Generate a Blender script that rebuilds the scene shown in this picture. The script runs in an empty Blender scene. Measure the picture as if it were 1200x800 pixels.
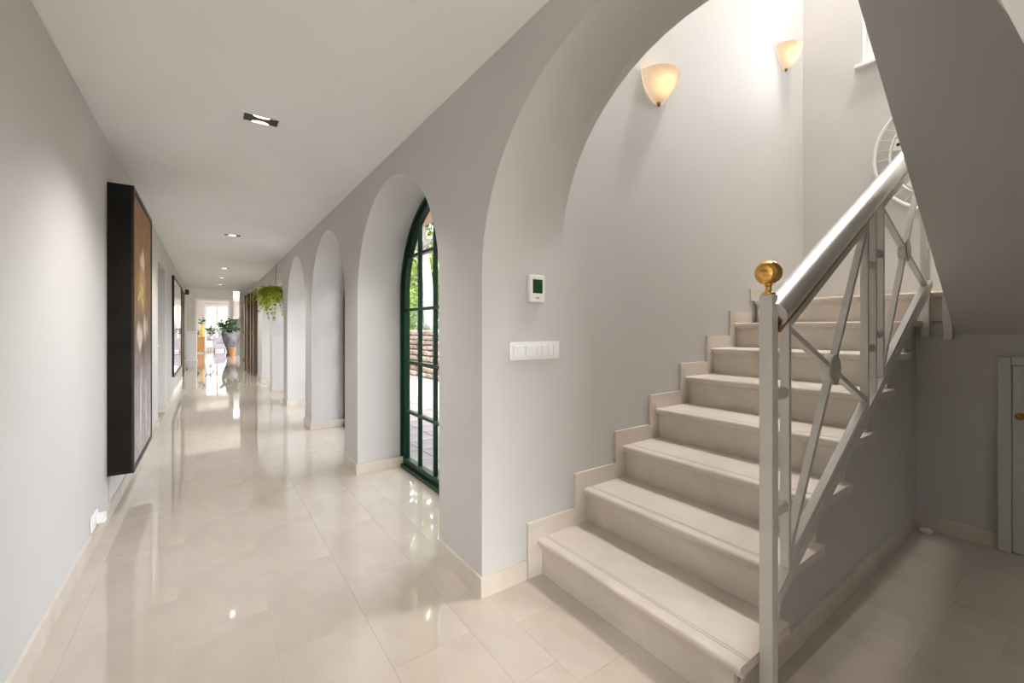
import bpy, bmesh, math, random
from mathutils import Vector, Matrix
random.seed(7)
S = bpy.context.scene
C = S.collection
PI = math.pi

# ------------------------------------------------------------------ camera
CAM_H = 1.24
cam_d = bpy.data.cameras.new('camera')
cam = bpy.data.objects.new('camera', cam_d); C.objects.link(cam)
cam.location = (0, 0, CAM_H)
cam.rotation_euler = (PI/2, 0, -math.radians(35.43))
cam_d.sensor_width = 36.0
cam_d.lens = 499.0/1200*36
cam_d.shift_y = -14.3/1200
cam_d.clip_start = 0.02
cam_d.clip_end = 300
S.camera = cam

# ------------------------------------------------------------------ world, sun, daylight
w = bpy.data.worlds.new('world'); S.world = w; w.use_nodes = True
nt = w.node_tree; nt.nodes.clear()
sky = nt.nodes.new('ShaderNodeTexSky'); sky.sky_type = 'NISHITA'
sky.sun_disc = False; sky.sun_elevation = math.radians(58); sky.sun_rotation = math.radians(200)
sky.air_density = 1.0; sky.dust_density = 5.0; sky.ozone_density = 1.0
bg = nt.nodes.new('ShaderNodeBackground'); bg.inputs[1].default_value = 2.6
wo = nt.nodes.new('ShaderNodeOutputWorld')
hsv = nt.nodes.new('ShaderNodeHueSaturation'); hsv.inputs['Saturation'].default_value = 0.35
nt.links.new(sky.outputs[0], hsv.inputs['Color']); nt.links.new(hsv.outputs[0], bg.inputs[0]); nt.links.new(bg.outputs[0], wo.inputs[0])

def add_light(name, kind, loc, energy, color=(1, 1, 1), target=None, **kw):
    d = bpy.data.lights.new(name, kind); d.energy = energy; d.color = color
    for k, v in kw.items(): setattr(d, k, v)
    o = bpy.data.objects.new(name, d); C.objects.link(o); o.location = loc
    if target is not None:
        o.rotation_euler = (Vector(target)-Vector(loc)).to_track_quat('-Z', 'Y').to_euler()
    return o
add_light('sun', 'SUN', (0, 0, 20), 5.0, (1.0, 0.93, 0.82), target=(0.18*20, 0.50*20, 20-0.85*20), angle=math.radians(0.8))
# daylight entering by the window high on the stairwell's far wall
add_light('daylight_stair_window', 'AREA', (5.30, 0.85, 4.00), 14, (1.0, 0.985, 0.96), target=(2.4, 0.9, 1.2), shape='RECTANGLE', size=0.7, size_y=0.9)
# area light added behind the camera to brighten the corridor
add_light('added_rear_light', 'AREA', (0.25, -3.12, 1.35), 40, (1.0, 0.985, 0.96), target=(0.25, 5, 1.35), shape='RECTANGLE', size=1.4, size_y=2.0)
S.view_settings.view_transform = 'Standard'
S.view_settings.look = 'None'
S.view_settings.gamma = 1.0
S.view_settings.use_curve_mapping = False
S.view_settings.exposure = 0.22

# ------------------------------------------------------------------ materials
def mat(name, col, rough=0.5, metal=0.0, spec=0.5, **kw):
    m = bpy.data.materials.new(name); m.use_nodes = True
    p = m.node_tree.nodes['Principled BSDF']
    p.inputs['Base Color'].default_value = (*col, 1)
    p.inputs['Roughness'].default_value = rough
    p.inputs['Metallic'].default_value = metal
    p.inputs['Specular IOR Level'].default_value = spec
    for k, v in kw.items():
        p.inputs[k.replace('_', ' ')].default_value = v
    return m
def P(m): return m.node_tree.nodes['Principled BSDF']
def noise_mix(m, c1, c2, scale=5.0, detail=6.0, lo=0.35, hi=0.65, coord='Object', dist=0.0, stretch=None, bump=0.0, rand=0.0, island=0.0):
    t = m.node_tree; n = t.nodes; l = t.links
    tc = n.new('ShaderNodeTexCoord'); mp = n.new('ShaderNodeMapping')
    if stretch: mp.inputs['Scale'].default_value = stretch
    l.new(tc.outputs[coord], mp.inputs[0])
    nz = n.new('ShaderNodeTexNoise'); nz.inputs['Scale'].default_value = scale
    nz.inputs['Detail'].default_value = detail; nz.inputs['Distortion'].default_value = dist
    l.new(mp.outputs[0], nz.inputs['Vector'])
    r = n.new('ShaderNodeValToRGB'); r.color_ramp.elements[0].position = lo; r.color_ramp.elements[1].position = hi
    r.color_ramp.elements[0].color = (*c1, 1); r.color_ramp.elements[1].color = (*c2, 1)
    l.new(nz.outputs['Fac'], r.inputs[0])
    out = r.outputs[0]
    if rand or island:
        hs = n.new('ShaderNodeHueSaturation')
        if island:
            g = n.new('ShaderNodeNewGeometry'); src = g.outputs['Random Per Island']; amt = island
        else:
            g = n.new('ShaderNodeObjectInfo'); src = g.outputs['Random']; amt = rand
        mr = n.new('ShaderNodeMapRange'); mr.inputs[3].default_value = 1-amt; mr.inputs[4].default_value = 1+amt
        l.new(src, mr.inputs[0]); l.new(mr.outputs[0], hs.inputs['Value']); l.new(out, hs.inputs['Color'])
        out = hs.outputs[0]
    l.new(out, P(m).inputs['Base Color'])
    if bump:
        b = n.new('ShaderNodeBump'); b.inputs['Strength'].default_value = bump; b.inputs['Distance'].default_value = 0.01
        l.new(nz.outputs['Fac'], b.inputs['Height']); l.new(b.outputs[0], P(m).inputs['Normal'])
    return m

def paint(name, c, v=0.02, rough=0.6):
    return noise_mix(mat(name, c, rough, spec=0.3), tuple(x*(1-v) for x in c), tuple(x*(1+v) for x in c), 1.3, 3)

M = {}
M['wall'] = paint('grey_wall_paint', (0.565, 0.55, 0.53))
M['ceiling'] = paint('ceiling_paint', (0.82, 0.81, 0.79))
M['white'] = mat('white_lacquer', (0.74, 0.73, 0.71), 0.35)
M['plastic'] = mat('white_plastic', (0.80, 0.80, 0.79), 0.35)
M['tile'] = noise_mix(mat('polished_cream_marble', (0.6, 0.5, 0.4), 0.035, spec=0.9, IOR=1.6), (0.455, 0.392, 0.332), (0.540, 0.478, 0.413), 1.7, 8, 0.3, 0.7, dist=1.2, rand=0.016)
M['grout'] = mat('grout', (0.34, 0.285, 0.235), 0.4)
M['marble'] = noise_mix(mat('honed_cream_marble', (0.66, 0.57, 0.48), 0.36), (0.60, 0.53, 0.46), (0.70, 0.635, 0.565), 3.0, 8, 0.3, 0.7, dist=1.0, rand=0.025)
M['base'] = noise_mix(mat('baseboard_marble', (0.66, 0.57, 0.48), 0.25), (0.56, 0.49, 0.415), (0.66, 0.595, 0.52), 3.5, 8, 0.3, 0.7, dist=1.0)
M['rail'] = mat('grey_white_metal', (0.60, 0.575, 0.53), 0.34, 0.0, 0.5)
M['newel'] = mat('grey_lacquer_post', (0.56, 0.545, 0.51), 0.38)
M['chrome'] = mat('satin_steel', (0.90, 0.89, 0.87), 0.28, 1.0)
M['brass'] = mat('polished_brass', (0.78, 0.47, 0.13), 0.10, 1.0)
M['rail_reflection'] = mat('reflection_brown_metal', (0.50, 0.34, 0.13), 0.25, 1.0)  # brown reflection under the handrail put into the strip's colour
M['brass_old'] = mat('dark_brass', (0.36, 0.20, 0.06), 0.3, 1.0)
M['green'] = mat('dark_green_lacquer', (0.003, 0.030, 0.014), 0.3, spec=0.35)
M['black'] = noise_mix(mat('black_stained_wood', (0.008, 0.007, 0.006), 0.55, spec=0.12), (0.006, 0.005, 0.004), (0.012, 0.010, 0.008), 6, 4, stretch=(1, 8, 1))
M['brown_frame'] = mat('dark_bronze_frame', (0.022, 0.013, 0.009), 0.4, spec=0.25)
M['dark'] = mat('dark_recess', (0.012, 0.010, 0.008), 0.5)
M['door_white'] = mat('off_white_door', (0.58, 0.57, 0.54), 0.4)
M['mirror'] = mat('mirror_glass', (0.82, 0.84, 0.83), 0.02, 1.0)
M['wood_dark'] = noise_mix(mat('dark_walnut', (0.07, 0.035, 0.018), 0.35), (0.05, 0.024, 0.012), (0.10, 0.052, 0.026), 4, 6, stretch=(6, 6, 0.6))
M['wood_orange'] = noise_mix(mat('honey_wood', (0.38, 0.17, 0.05), 0.35), (0.30, 0.13, 0.035), (0.46, 0.22, 0.07), 4, 6, stretch=(6, 6, 0.6))
M['casing'] = mat('beige_casing', (0.50, 0.43, 0.33), 0.45)
M['screen'] = mat('lcd_green', (0.012, 0.055, 0.012), 0.2)
M['button'] = mat('grey_button', (0.35, 0.35, 0.35), 0.4)
M['stone_vase'] = noise_mix(mat('grey_stone_vase', (0.16, 0.155, 0.16), 0.6), (0.10, 0.10, 0.105), (0.22, 0.215, 0.22), 5, 6)
M['yellow'] = mat('yellow_glaze', (0.70, 0.45, 0.08), 0.3)
M['terracotta'] = mat('terracotta', (0.42, 0.20, 0.08), 0.6)
M['cushion'] = mat('mauve_cloth', (0.45, 0.40, 0.47), 0.8)
M['soil'] = mat('soil', (0.05, 0.035, 0.02), 0.9)
M['stone'] = noise_mix(mat('dry_stone', (0.42, 0.33, 0.26), 0.85), (0.11, 0.082, 0.063), (0.26, 0.205, 0.16), 4, 8, rand=0.25, bump=0.5)
M['mortar'] = mat('earth_mortar', (0.12, 0.085, 0.06), 0.95)
M['patio'] = noise_mix(mat('patio_tile', (0.5, 0.42, 0.40), 0.55), (0.145, 0.112, 0.112), (0.205, 0.17, 0.172), 3, 6, rand=0.10)
M['patio_joint'] = mat('patio_joint', (0.08, 0.062, 0.056), 0.9)
M['ground'] = noise_mix(mat('garden_ground', (0.3, 0.22, 0.15), 0.95), (0.12, 0.085, 0.055), (0.19, 0.145, 0.10), 2, 8)
M['eave'] = mat('eave_plaster', (0.62, 0.45, 0.31), 0.7)
M['ext'] = mat('exterior_render', (0.78, 0.72, 0.64), 0.8)
M['bark'] = noise_mix(mat('grey_bark', (0.34, 0.32, 0.32), 0.9), (0.11, 0.105, 0.105), (0.21, 0.205, 0.21), 6, 8, stretch=(3, 3, 0.5), bump=0.6)
def leafmat(name, a, b, isl=0.35):
    m = noise_mix(mat(name, a, 0.5), a, b, 3, 4, island=isl)
    t = m.node_tree; p = P(m); o = t.nodes['Material Output']
    tr = t.nodes.new('ShaderNodeBsdfTranslucent'); mx = t.nodes.new('ShaderNodeMixShader'); mx.inputs[0].default_value = 0.35
    src = p.inputs['Base Color'].links[0].from_socket
    t.links.new(src, tr.inputs[0]); t.links.new(p.outputs[0], mx.inputs[1]); t.links.new(tr.outputs[0], mx.inputs[2])
    t.links.new(mx.outputs[0], o.inputs[0])
    return m
M['leaf'] = leafmat('tree_leaves', (0.11, 0.18, 0.03), (0.22, 0.31, 0.07))
M['leaf2'] = leafmat('shrub_leaves', (0.06, 0.11, 0.035), (0.13, 0.20, 0.08))
M['agave'] = leafmat('agave_leaves', (0.10, 0.15, 0.12), (0.17, 0.22, 0.18), 0.2)
M['fern'] = leafmat('fern_fronds', (0.24, 0.32, 0.015), (0.48, 0.54, 0.06), 0.3)
M['leaf_dark'] = leafmat('dark_houseplant', (0.03, 0.07, 0.025), (0.09, 0.15, 0.05))

def glass_mat(name='window_glass', tint=(0.97, 0.985, 0.975)):
    m = bpy.data.materials.new(name); m.use_nodes = True
    t = m.node_tree; t.nodes.clear()
    o = t.nodes.new('ShaderNodeOutputMaterial'); a = t.nodes.new('ShaderNodeBsdfTransparent'); a.inputs[0].default_value = (*tint, 1)
    g = t.nodes.new('ShaderNodeBsdfGlossy'); g.inputs['Roughness'].default_value = 0.01
    lw = t.nodes.new('ShaderNodeLayerWeight'); lw.inputs[0].default_value = 0.5
    pw = t.nodes.new('ShaderNodeMath'); pw.operation = 'POWER'; pw.inputs[1].default_value = 4.0
    f = t.nodes.new('ShaderNodeMapRange'); f.inputs[3].default_value = 0.04; f.inputs[4].default_value = 0.7
    t.links.new(lw.outputs['Facing'], pw.inputs[0]); t.links.new(pw.outputs[0], f.inputs[0])
    x = t.nodes.new('ShaderNodeMixShader')
    t.links.new(f.outputs[0], x.inputs[0]); t.links.new(a.outputs[0], x.inputs[1]); t.links.new(g.outputs[0], x.inputs[2])
    t.links.new(x.outputs[0], o.inputs[0]); return m
M['glass'] = glass_mat()
M['glass_green'] = glass_mat('green_tinted_glass', (0.25, 0.75, 0.60))
def emis(name, col, st):
    m = bpy.data.materials.new(name); m.use_nodes = True
    p = P(m); p.inputs['Base Color'].default_value = (*col, 1)
    p.inputs['Emission Color'].default_value = (*col, 1); p.inputs['Emission Strength'].default_value = st
    return m
M['lamp_on'] = emis('lit_lamp', (1.0, 0.93, 0.80), 2.2)
def alabaster():
    m = mat('lit_alabaster', (0.74, 0.66, 0.57), 0.35); t = m.node_tree; n = t.nodes; l = t.links
    tc = n.new('ShaderNodeTexCoord'); nz = n.new('ShaderNodeTexNoise'); nz.inputs['Scale'].default_value = 9; nz.inputs['Detail'].default_value = 5; nz.inputs['Distortion'].default_value = 1.5
    l.new(tc.outputs['Object'], nz.inputs['Vector'])
    r = n.new('ShaderNodeValToRGB'); r.color_ramp.elements[0].position = 0.3; r.color_ramp.elements[1].position = 0.7
    r.color_ramp.elements[0].color = (1.0, 0.50, 0.16, 1); r.color_ramp.elements[1].color = (1.0, 0.72, 0.38, 1)
    l.new(nz.outputs['Fac'], r.inputs[0]); l.new(r.outputs[0], P(m).inputs['Emission Color'])
    # glow gradient painted into the emission, strongest low in the shell
    d = n.new('ShaderNodeVectorMath'); d.operation = 'DISTANCE'; d.inputs[1].default_value = (0.42, 0.35, 0.42)
    mr = n.new('ShaderNodeMapRange'); mr.interpolation_type = 'SMOOTHSTEP'
    mr.inputs[1].default_value = 0.62; mr.inputs[2].default_value = 0.1; mr.inputs[3].default_value = 0.03; mr.inputs[4].default_value = 0.55
    l.new(tc.outputs['Generated'], d.inputs[0]); l.new(d.outputs['Value'], mr.inputs[0]); l.new(mr.outputs[0], P(m).inputs['Emission Strength'])
    return m
M['alabaster'] = alabaster()

# painted canvas: brown-gold ground, pale veiled figure, grey-mauve lower part
def canvas_mat():
    m = mat('painted_canvas', (0.2, 0.12, 0.07), 0.6, spec=0.2); t = m.node_tree; n = t.nodes; l = t.links
    tc = n.new('ShaderNodeTexCoord'); sp = n.new('ShaderNodeSeparateXYZ'); l.new(tc.outputs['Generated'], sp.inputs[0])
    nz = n.new('ShaderNodeTexNoise'); nz.inputs['Scale'].default_value = 14; nz.inputs['Detail'].default_value = 8; nz.inputs['Distortion'].default_value = 0.8
    l.new(tc.outputs['Generated'], nz.inputs['Vector'])
    g = n.new('ShaderNodeValToRGB'); l.new(sp.outputs['Z'], g.inputs[0])
    e = g.color_ramp.elements; e[0].position = 0.0; e[0].color = (0.42, 0.37, 0.36, 1); e[1].position = 1.0; e[1].color = (0.30, 0.16, 0.07, 1)
    for ps, c in ((0.28, (0.36, 0.30, 0.295, 1)), (0.45, (0.20, 0.14, 0.11, 1)), (0.7, (0.32, 0.185, 0.075, 1))):
        k = e.new(ps); k.color = c
    mul = n.new('ShaderNodeMixRGB'); mul.blend_type = 'OVERLAY'; mul.inputs[0].default_value = 0.8
    l.new(g.outputs[0], mul.inputs[1]); l.new(nz.outputs['Fac'], mul.inputs[2])
    cur = mul.outputs[0]
    n2 = n.new('ShaderNodeTexNoise'); n2.inputs['Scale'].default_value = 5; n2.inputs['Detail'].default_value = 4; l.new(tc.outputs['Generated'], n2.inputs['Vector'])
    off = n.new('ShaderNodeVectorMath'); off.operation = 'MULTIPLY_ADD'; off.inputs[1].default_value = (0, 0.34, 0.16); l.new(n2.outputs['Color'], off.inputs[0]); l.new(tc.outputs['Generated'], off.inputs[2])
    wob = n.new('ShaderNodeVectorMath'); wob.operation = 'SUBTRACT'; wob.inputs[1].default_value = (0, 0.17, 0.08); l.new(off.outputs[0], wob.inputs[0])
    for (cy, cz, ry, rz, col, soft) in ((0.40, 0.66, 0.26, 0.12, (0.62, 0.40, 0.14, 1), 0.5), (0.42, 0.78, 0.17, 0.055, (0.90, 0.80, 0.64, 1), 0.35),
                                        (0.42, 0.71, 0.15, 0.055, (0.55, 0.36, 0.18, 1), 0.4), (0.40, 0.665, 0.10, 0.020, (0.85, 0.66, 0.36, 1), 0.5),
                                        (0.38, 0.62, 0.22, 0.018, (0.80, 0.62, 0.32, 1), 0.6), (0.30, 0.47, 0.20, 0.055, (0.86, 0.74, 0.62, 1), 0.45),
                                        (0.62, 0.52, 0.12, 0.060, (0.80, 0.66, 0.54, 1), 0.45), (0.46, 0.42, 0.10, 0.05, (0.10, 0.07, 0.06, 1), 0.6),
                                        (0.36, 0.20, 0.07, 0.20, (0.80, 0.76, 0.74, 1), 0.8), (0.66, 0.16, 0.10, 0.16, (0.62, 0.57, 0.56, 1), 0.8)):
        s = n.new('ShaderNodeVectorMath'); s.operation = 'SUBTRACT'; s.inputs[1].default_value = (0, cy, cz)
        d = n.new('ShaderNodeVectorMath'); d.operation = 'MULTIPLY'; d.inputs[1].default_value = (0, 1/ry, 1/rz)
        ln = n.new('ShaderNodeVectorMath'); ln.operation = 'LENGTH'
        mr = n.new('ShaderNodeMapRange'); mr.interpolation_type = 'SMOOTHSTEP'
        mr.inputs[1].default_value = 1.15; mr.inputs[2].default_value = max(0.05, 0.75-soft); mr.inputs[3].default_value = 0; mr.inputs[4].default_value = 0.85
        mx = n.new('ShaderNodeMixRGB'); mx.inputs[2].default_value = col
        l.new(wob.outputs[0], s.inputs[0]); l.new(s.outputs[0], d.inputs[0]); l.new(d.outputs[0], ln.inputs[0])
        l.new(ln.outputs['Value'], mr.inputs[0]); l.new(mr.outputs[0], mx.inputs[0]); l.new(cur, mx.inputs[1]); cur = mx.outputs[0]
    l.new(cur, P(m).inputs['Base Color']); return m
M['canvas'] = canvas_mat()

# ------------------------------------------------------------------ mesh helpers
def nb(): return bmesh.new()
def box(bm, x0, x1, y0, y1, z0, z1):
    v = [bm.verts.new(p) for p in ((x0,y0,z0),(x1,y0,z0),(x1,y1,z0),(x0,y1,z0),(x0,y0,z1),(x1,y0,z1),(x1,y1,z1),(x0,y1,z1))]
    for f in ((3,2,1,0),(4,5,6,7),(0,1,5,4),(1,2,6,5),(2,3,7,6),(3,0,4,7)): bm.faces.new([v[i] for i in f])
    return bm
def quad(bm, *ps): bm.faces.new([bm.verts.new(p) for p in ps])
def prism(bm, pts, axis, a, b):
    """polygon pts (2D) extruded along axis from a to b. axis 'Y': pts=(x,z); 'X': pts=(y,z); 'Z': pts=(x,y)"""
    def q(p, t): return {'Y': (p[0], t, p[1]), 'X': (t, p[0], p[1]), 'Z': (p[0], p[1], t)}[axis]
    A = [bm.verts.new(q(p, a)) for p in pts]; B = [bm.verts.new(q(p, b)) for p in pts]
    n = len(pts)
    bm.faces.new(A); bm.faces.new(B[::-1])
    for i in range(n): bm.faces.new((A[i], B[i], B[(i+1) % n], A[(i+1) % n]))
    return bm
def lathe(bm, prof, cx=0, cy=0, cz=0, n=24, a0=0, a1=2*PI):
    full = abs(a1-a0-2*PI) < 1e-6
    rings = []
    m = n if full else n+1
    for i in range(m):
        a = a0+(a1-a0)*i/n
        rings.append([bm.verts.new((cx+r*math.cos(a), cy+r*math.sin(a), cz+z)) for r, z in prof])
    for i in range(n):
        A = rings[i]; B = rings[(i+1) % m]
        for j in range(len(prof)-1):
            try: bm.faces.new((A[j], B[j], B[j+1], A[j+1]))
            except ValueError: pass
    return bm
def tube(bm, pts, r, n=10, closed=False):
    pts = [Vector(p) for p in pts]; N = len(pts); rings = []
    for i, p in enumerate(pts):
        if closed: d = pts[(i+1) % N]-pts[i-1]
        else: d = pts[min(i+1, N-1)]-pts[max(i-1, 0)]
        d.normalize(); up = Vector((0, 0, 1)) if abs(d.z) < 0.95 else Vector((0, 1, 0))
        s = d.cross(up).normalized(); u = s.cross(d).normalized()
        rr = r[i] if isinstance(r, (list, tuple)) else r
        rings.append([bm.verts.new(p+s*rr*math.cos(2*PI*k/n)+u*rr*math.sin(2*PI*k/n)) for k in range(n)])
    for i in range(N if closed else N-1):
        A = rings[i]; B = rings[(i+1) % N]
        for k in range(n): bm.faces.new((A[k], A[(k+1) % n], B[(k+1) % n], B[k]))
    if not closed:
        bm.faces.new(rings[0][::-1]); bm.faces.new(rings[-1])
    return bm
def bar(bm, p, q, y0, y1, wdt):
    """flat bar in the XZ plane from p to q, width wdt, depth y0..y1"""
    d = Vector((q[0]-p[0], q[1]-p[1])); d.normalize(); nrm = Vector((-d.y, d.x))*wdt/2
    pts = [(p[0]-nrm.x, p[1]-nrm.y), (q[0]-nrm.x, q[1]-nrm.y), (q[0]+nrm.x, q[1]+nrm.y), (p[0]+nrm.x, p[1]+nrm.y)]
    return prism(bm, pts, 'Y', y0, y1)
def obj(name, bm, m, parent=None, smooth=False, bev=0.0, seg=2, keep_normals=False):
    if bev: bmesh.ops.bevel(bm, geom=list(bm.edges), offset=bev, segments=seg, profile=0.6, affect='EDGES', clamp_overlap=True)
    if not keep_normals: bmesh.ops.recalc_face_normals(bm, faces=list(bm.faces))
    if smooth:
        for f in bm.faces: f.smooth = True
    me = bpy.data.meshes.new(name); bm.to_mesh(me); bm.free()
    me.materials.append(M[m] if isinstance(m, str) else m)
    if smooth: me.set_sharp_from_angle(angle=math.radians(40))
    o = bpy.data.objects.new(name, me); C.objects.link(o)
    if parent is not None:
        o.parent = parent
        if parent.type == 'EMPTY': o.location = tuple(-c for c in parent.location)   # meshes are written in world coordinates
    return o
def struct(name, bm, m, parent=None, **kw):
    o = obj(name, bm, m, parent, **kw); o['kind'] = 'structure'; return o
def tag(o, label, cat, group=None, kind=None):
    o['label'] = label; o['category'] = cat
    if group: o['group'] = group
    if kind: o['kind'] = kind
    return o
def thing(name, label, cat, loc=(0, 0, 0), group=None):
    o = bpy.data.objects.new(name, None); C.objects.link(o); o.location = loc; o.empty_display_size = 0.05
    return tag(o, label, cat, group)
def inst(src, parent, loc=None, rot=None, scale=None):
    c = src.copy(); C.objects.link(c); c.parent = parent
    if loc is not None: c.location = loc
    if rot is not None: c.rotation_euler = rot
    if scale is not None: c.scale = scale
    return c

# ------------------------------------------------------------------ dimensions (metres; camera at x=0, y=0; corridor runs along +Y)
XL, XR = -0.54, 1.031          # corridor side walls
H = 2.463                      # corridor ceiling
YW = 1.689                     # stairwell wall with the thermostat
XF = 4.585                     # stairwell far wall
HS = 7.3                       # stairwell ceiling
RISE, GO, XR1 = 0.184, 0.3235, 1.378
YE = 0.668                     # open ends of the treads
YS = 0.715                     # wall under the stair
XU = 3.642                     # wall under the landing
YB = -0.46                     # right side of the stairwell
def xr(n): return XR1+GO*(n-1)

# ------------------------------------------------------------------ floor
fb = nb(); box(fb, XL-0.2, XR+0.5, -3.2, 17.0, -0.15, -0.0015); box(fb, XR+0.5, XU+0.2, YB, YW+0.1, -0.15, -0.0015); box(fb, XR+0.5, XU+0.2, -3.3, YB, -0.15, 0.0); box(fb, -3, 4, 17.0, 30.6, -0.15, 0.0); box(fb, -1.6, XL-0.2, 14.55, 17.0, -0.15, 0.0)
floor = struct('floor', fb, 'grout')
floor.data.materials.append(M['tile'])
for p in floor.data.polygons:
    if p.center.y > 17.0 or p.center.x < -0.9 or (p.center.x > 1.54 and p.center.y < YB): p.material_index = 1
tile_cache = {}
def tile(x0, x1, y0, y1, parent=floor, m='tile', name='tile', zt=0.0, th=0.012, gap=0.0004):
    k = (round(x1-x0, 3), round(y1-y0, 3), m)
    if k not in tile_cache:
        b = nb(); hx, hy = (x1-x0)/2-gap, (y1-y0)/2-gap
        box(b, -hx, hx, -hy, hy, -th, 0)
        tile_cache[k] = o = obj(name, b, m, parent)
    else:
        o = tile_cache[k].copy(); C.objects.link(o); o.parent = parent
    o.location = ((x0+x1)/2, (y0+y1)/2, zt)
    return o
cols = [XL, -0.449, -0.117, 0.216, 0.549, 0.876, 1.06]
for i in range(len(cols)-1):
    y = -3.1+(0.32 if i % 2 else 0.0)-0.64+0.14
    while y < 17.0:
        a, b = max(y, -3.1), min(y+0.64, 17.0)
        if b-a > 0.02: tile(cols[i], cols[i+1], a, b)
        y += 0.64
# stair hall: rows of tiles up to the first riser and under the upper flight
xc = [1.06, 1.40, 1.74, 2.08, 2.42, 2.76, 3.10, 3.44, 3.642]
for i in range(len(xc)-1):
    ys = [YB, -0.33, 0.05, 0.43, 0.72] if i % 2 else [YB, -0.14, 0.24, 0.72]
    if i == 0: ys = [YB, -0.05, 0.33, 0.71, 1.08, 1.45, YW]
    for a, b in zip(ys[:-1], ys[1:]): tile(xc[i], xc[i+1], a, b)
# window recesses: a slab of the same marble in each
for k in range(5):
    c = 2.93+2.0*k
    tile(1.06, 1.52, c-0.80, c, ); tile(1.06, 1.52, c, c+0.80)
tile(1.06, 1.52, 12.95, 14.65)

# ------------------------------------------------------------------ arcade wall on the right
ARC_N = 28
def arch_pts(c, r, sp):      # from the near foot (small y) to the far foot
    return [(c-r*math.cos(PI*i/ARC_N), sp+r*math.sin(PI*i/ARC_N)) for i in range(ARC_N+1)]
def arch_wall(bm, y0, y1, x, c, r, sp, ztop):
    """one face of a wall bay (plane X=x) from y0..y1 with an arched opening"""
    A = arch_pts(c, r, sp)
    quad(bm, (x, y0, 0), (x, c-r, 0), (x, c-r, sp), (x, y0, sp))
    quad(bm, (x, c+r, 0), (x, y1, 0), (x, y1, sp), (x, c+r, sp))
    quad(bm, (x, y0, sp), (x, c-r, sp), (x, c-r, ztop), (x, y0, ztop))
    quad(bm, (x, c+r, sp), (x, y1, sp), (x, y1, ztop), (x, c+r, ztop))
    for (ya, za), (yb, zb) in zip(A[:-1], A[1:]):
        quad(bm, (x, ya, za), (x, yb, zb), (x, yb, ztop), (x, ya, ztop))
def reveal(bm, rings, zb=0.0):
    """soffit and jambs lofted through rings [(x, c, r, sp), ...]"""
    L = []
    for x, c, r, sp in rings:
        L.append([(x, c-r, zb)]+[(x, y, z) for y, z in arch_pts(c, r, sp)]+[(x, c+r, zb)])
    for A, B in zip(L[:-1], L[1:]):
        va = [bm.verts.new(p) for p in A]; vb = [bm.verts.new(p) for p in B]
        for i in range(len(va)-1):
            f = bm.faces.new((va[i], va[i+1], vb[i+1], vb[i])); f.smooth = True
wr = nb()
XB = 1.50
SC, SR, SSP = 0.872, 0.817, 1.493
# stair bay
arch_wall(wr, -3.2, 1.91, XR, SC, SR, SSP, H)
reveal(wr, [(XR, SC, SR, SSP), (1.26, SC+0.004, SR-0.004, 1.585), (1.485, SC+0.008, SR-0.008, 1.665), (1.53, SC+0.010, SR-0.010, 1.668)])
arch_wall(wr, YB, YW+0.001, 1.53, SC+0.010, 0.807, 1.668, 2.75)
WINS = []
for k in range(5):
    c = 2.93+2.0*k
    y0 = 1.91 if k == 0 else c-1.0
    y1 = c+1.0
    arch_wall(wr, y0, y1, XR, c, 0.79, 1.51, H)
    reveal(wr, [(XR, c, 0.79, 1.51), (1.26, c+0.005, 0.80, 1.525), (XB, c+0.01, 0.812, 1.545)])
    arch_wall(wr, y0, y1, XB, c+0.01, 0.812, 1.545, 2.75)
    WINS.append(c+0.01)
# plain run with a rectangular doorway
def rect_wall(bm, x, y0, y1, a, b, zt, ztop):
    quad(bm, (x, y0, 0), (x, a, 0), (x, a, ztop), (x, y0, ztop)); quad(bm, (x, b, 0), (x, y1, 0), (x, y1, ztop), (x, b, ztop))
    quad(bm, (x, a, zt), (x, b, zt), (x, b, ztop), (x, a, ztop))
DA, DB, DZ = 13.0, 14.6, 2.25
rect_wall(wr, XR, 11.93, 17.0, DA, DB, DZ, H); rect_wall(wr, XB, 11.93, 17.0, DA, DB, DZ, 2.75)
for y in (DA, DB): quad(wr, (XR, y, 0), (XB, y, 0), (XB, y, DZ), (XR, y, DZ))
quad(wr, (XR, DA, DZ), (XB, DA, DZ), (XB, DB, DZ), (XR, DB, DZ))
wall_right = struct('wall_right', wr, 'wall', keep_normals=True)

# left wall with a door recess
wl = nb()
L1a, L1b, L1z = 7.15, 8.19, 2.13
L2a, L2b, L2z = 13.1, 14.2, 2.2
box(wl, XL-0.2, XL, -3.2, L1a, 0, H); box(wl, XL-0.2, XL, L1a, L1b, L1z, H); box(wl, XL-0.2, XL, L1b, L2a, 0, H)
box(wl, XL-0.2, XL, L2a, L2b, L2z, H); box(wl, XL-0.2, XL, L2b, 14.75, 0, H)
struct('wall_left', wl, 'wall')
# wall behind the camera, with an opening added for the rear light
wb = nb(); box(wb, XL-0.2, -0.46, -3.2, -3.0, 0, H); box(wb, 0.96, XR, -3.2, -3.0, 0, H); box(wb, -0.46, 0.96, -3.2, -3.0, 0, 0.3); box(wb, -0.46, 0.96, -3.2, -3.0, 2.38, H)
struct('wall_rear', wb, 'wall')
# corridor ceiling and the storey above it
cb = nb(); box(cb, XL-0.2, XR+0.03, -3.2, 15.8, H, H+0.25); box(cb, XL-0.2, XB, YW+0.05, 15.8, 2.75, 3.0); box(cb, -1.6, XL-0.2, 14.55, 15.8, H, H+0.25)
struct('ceiling', cb, 'ceiling')

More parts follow.
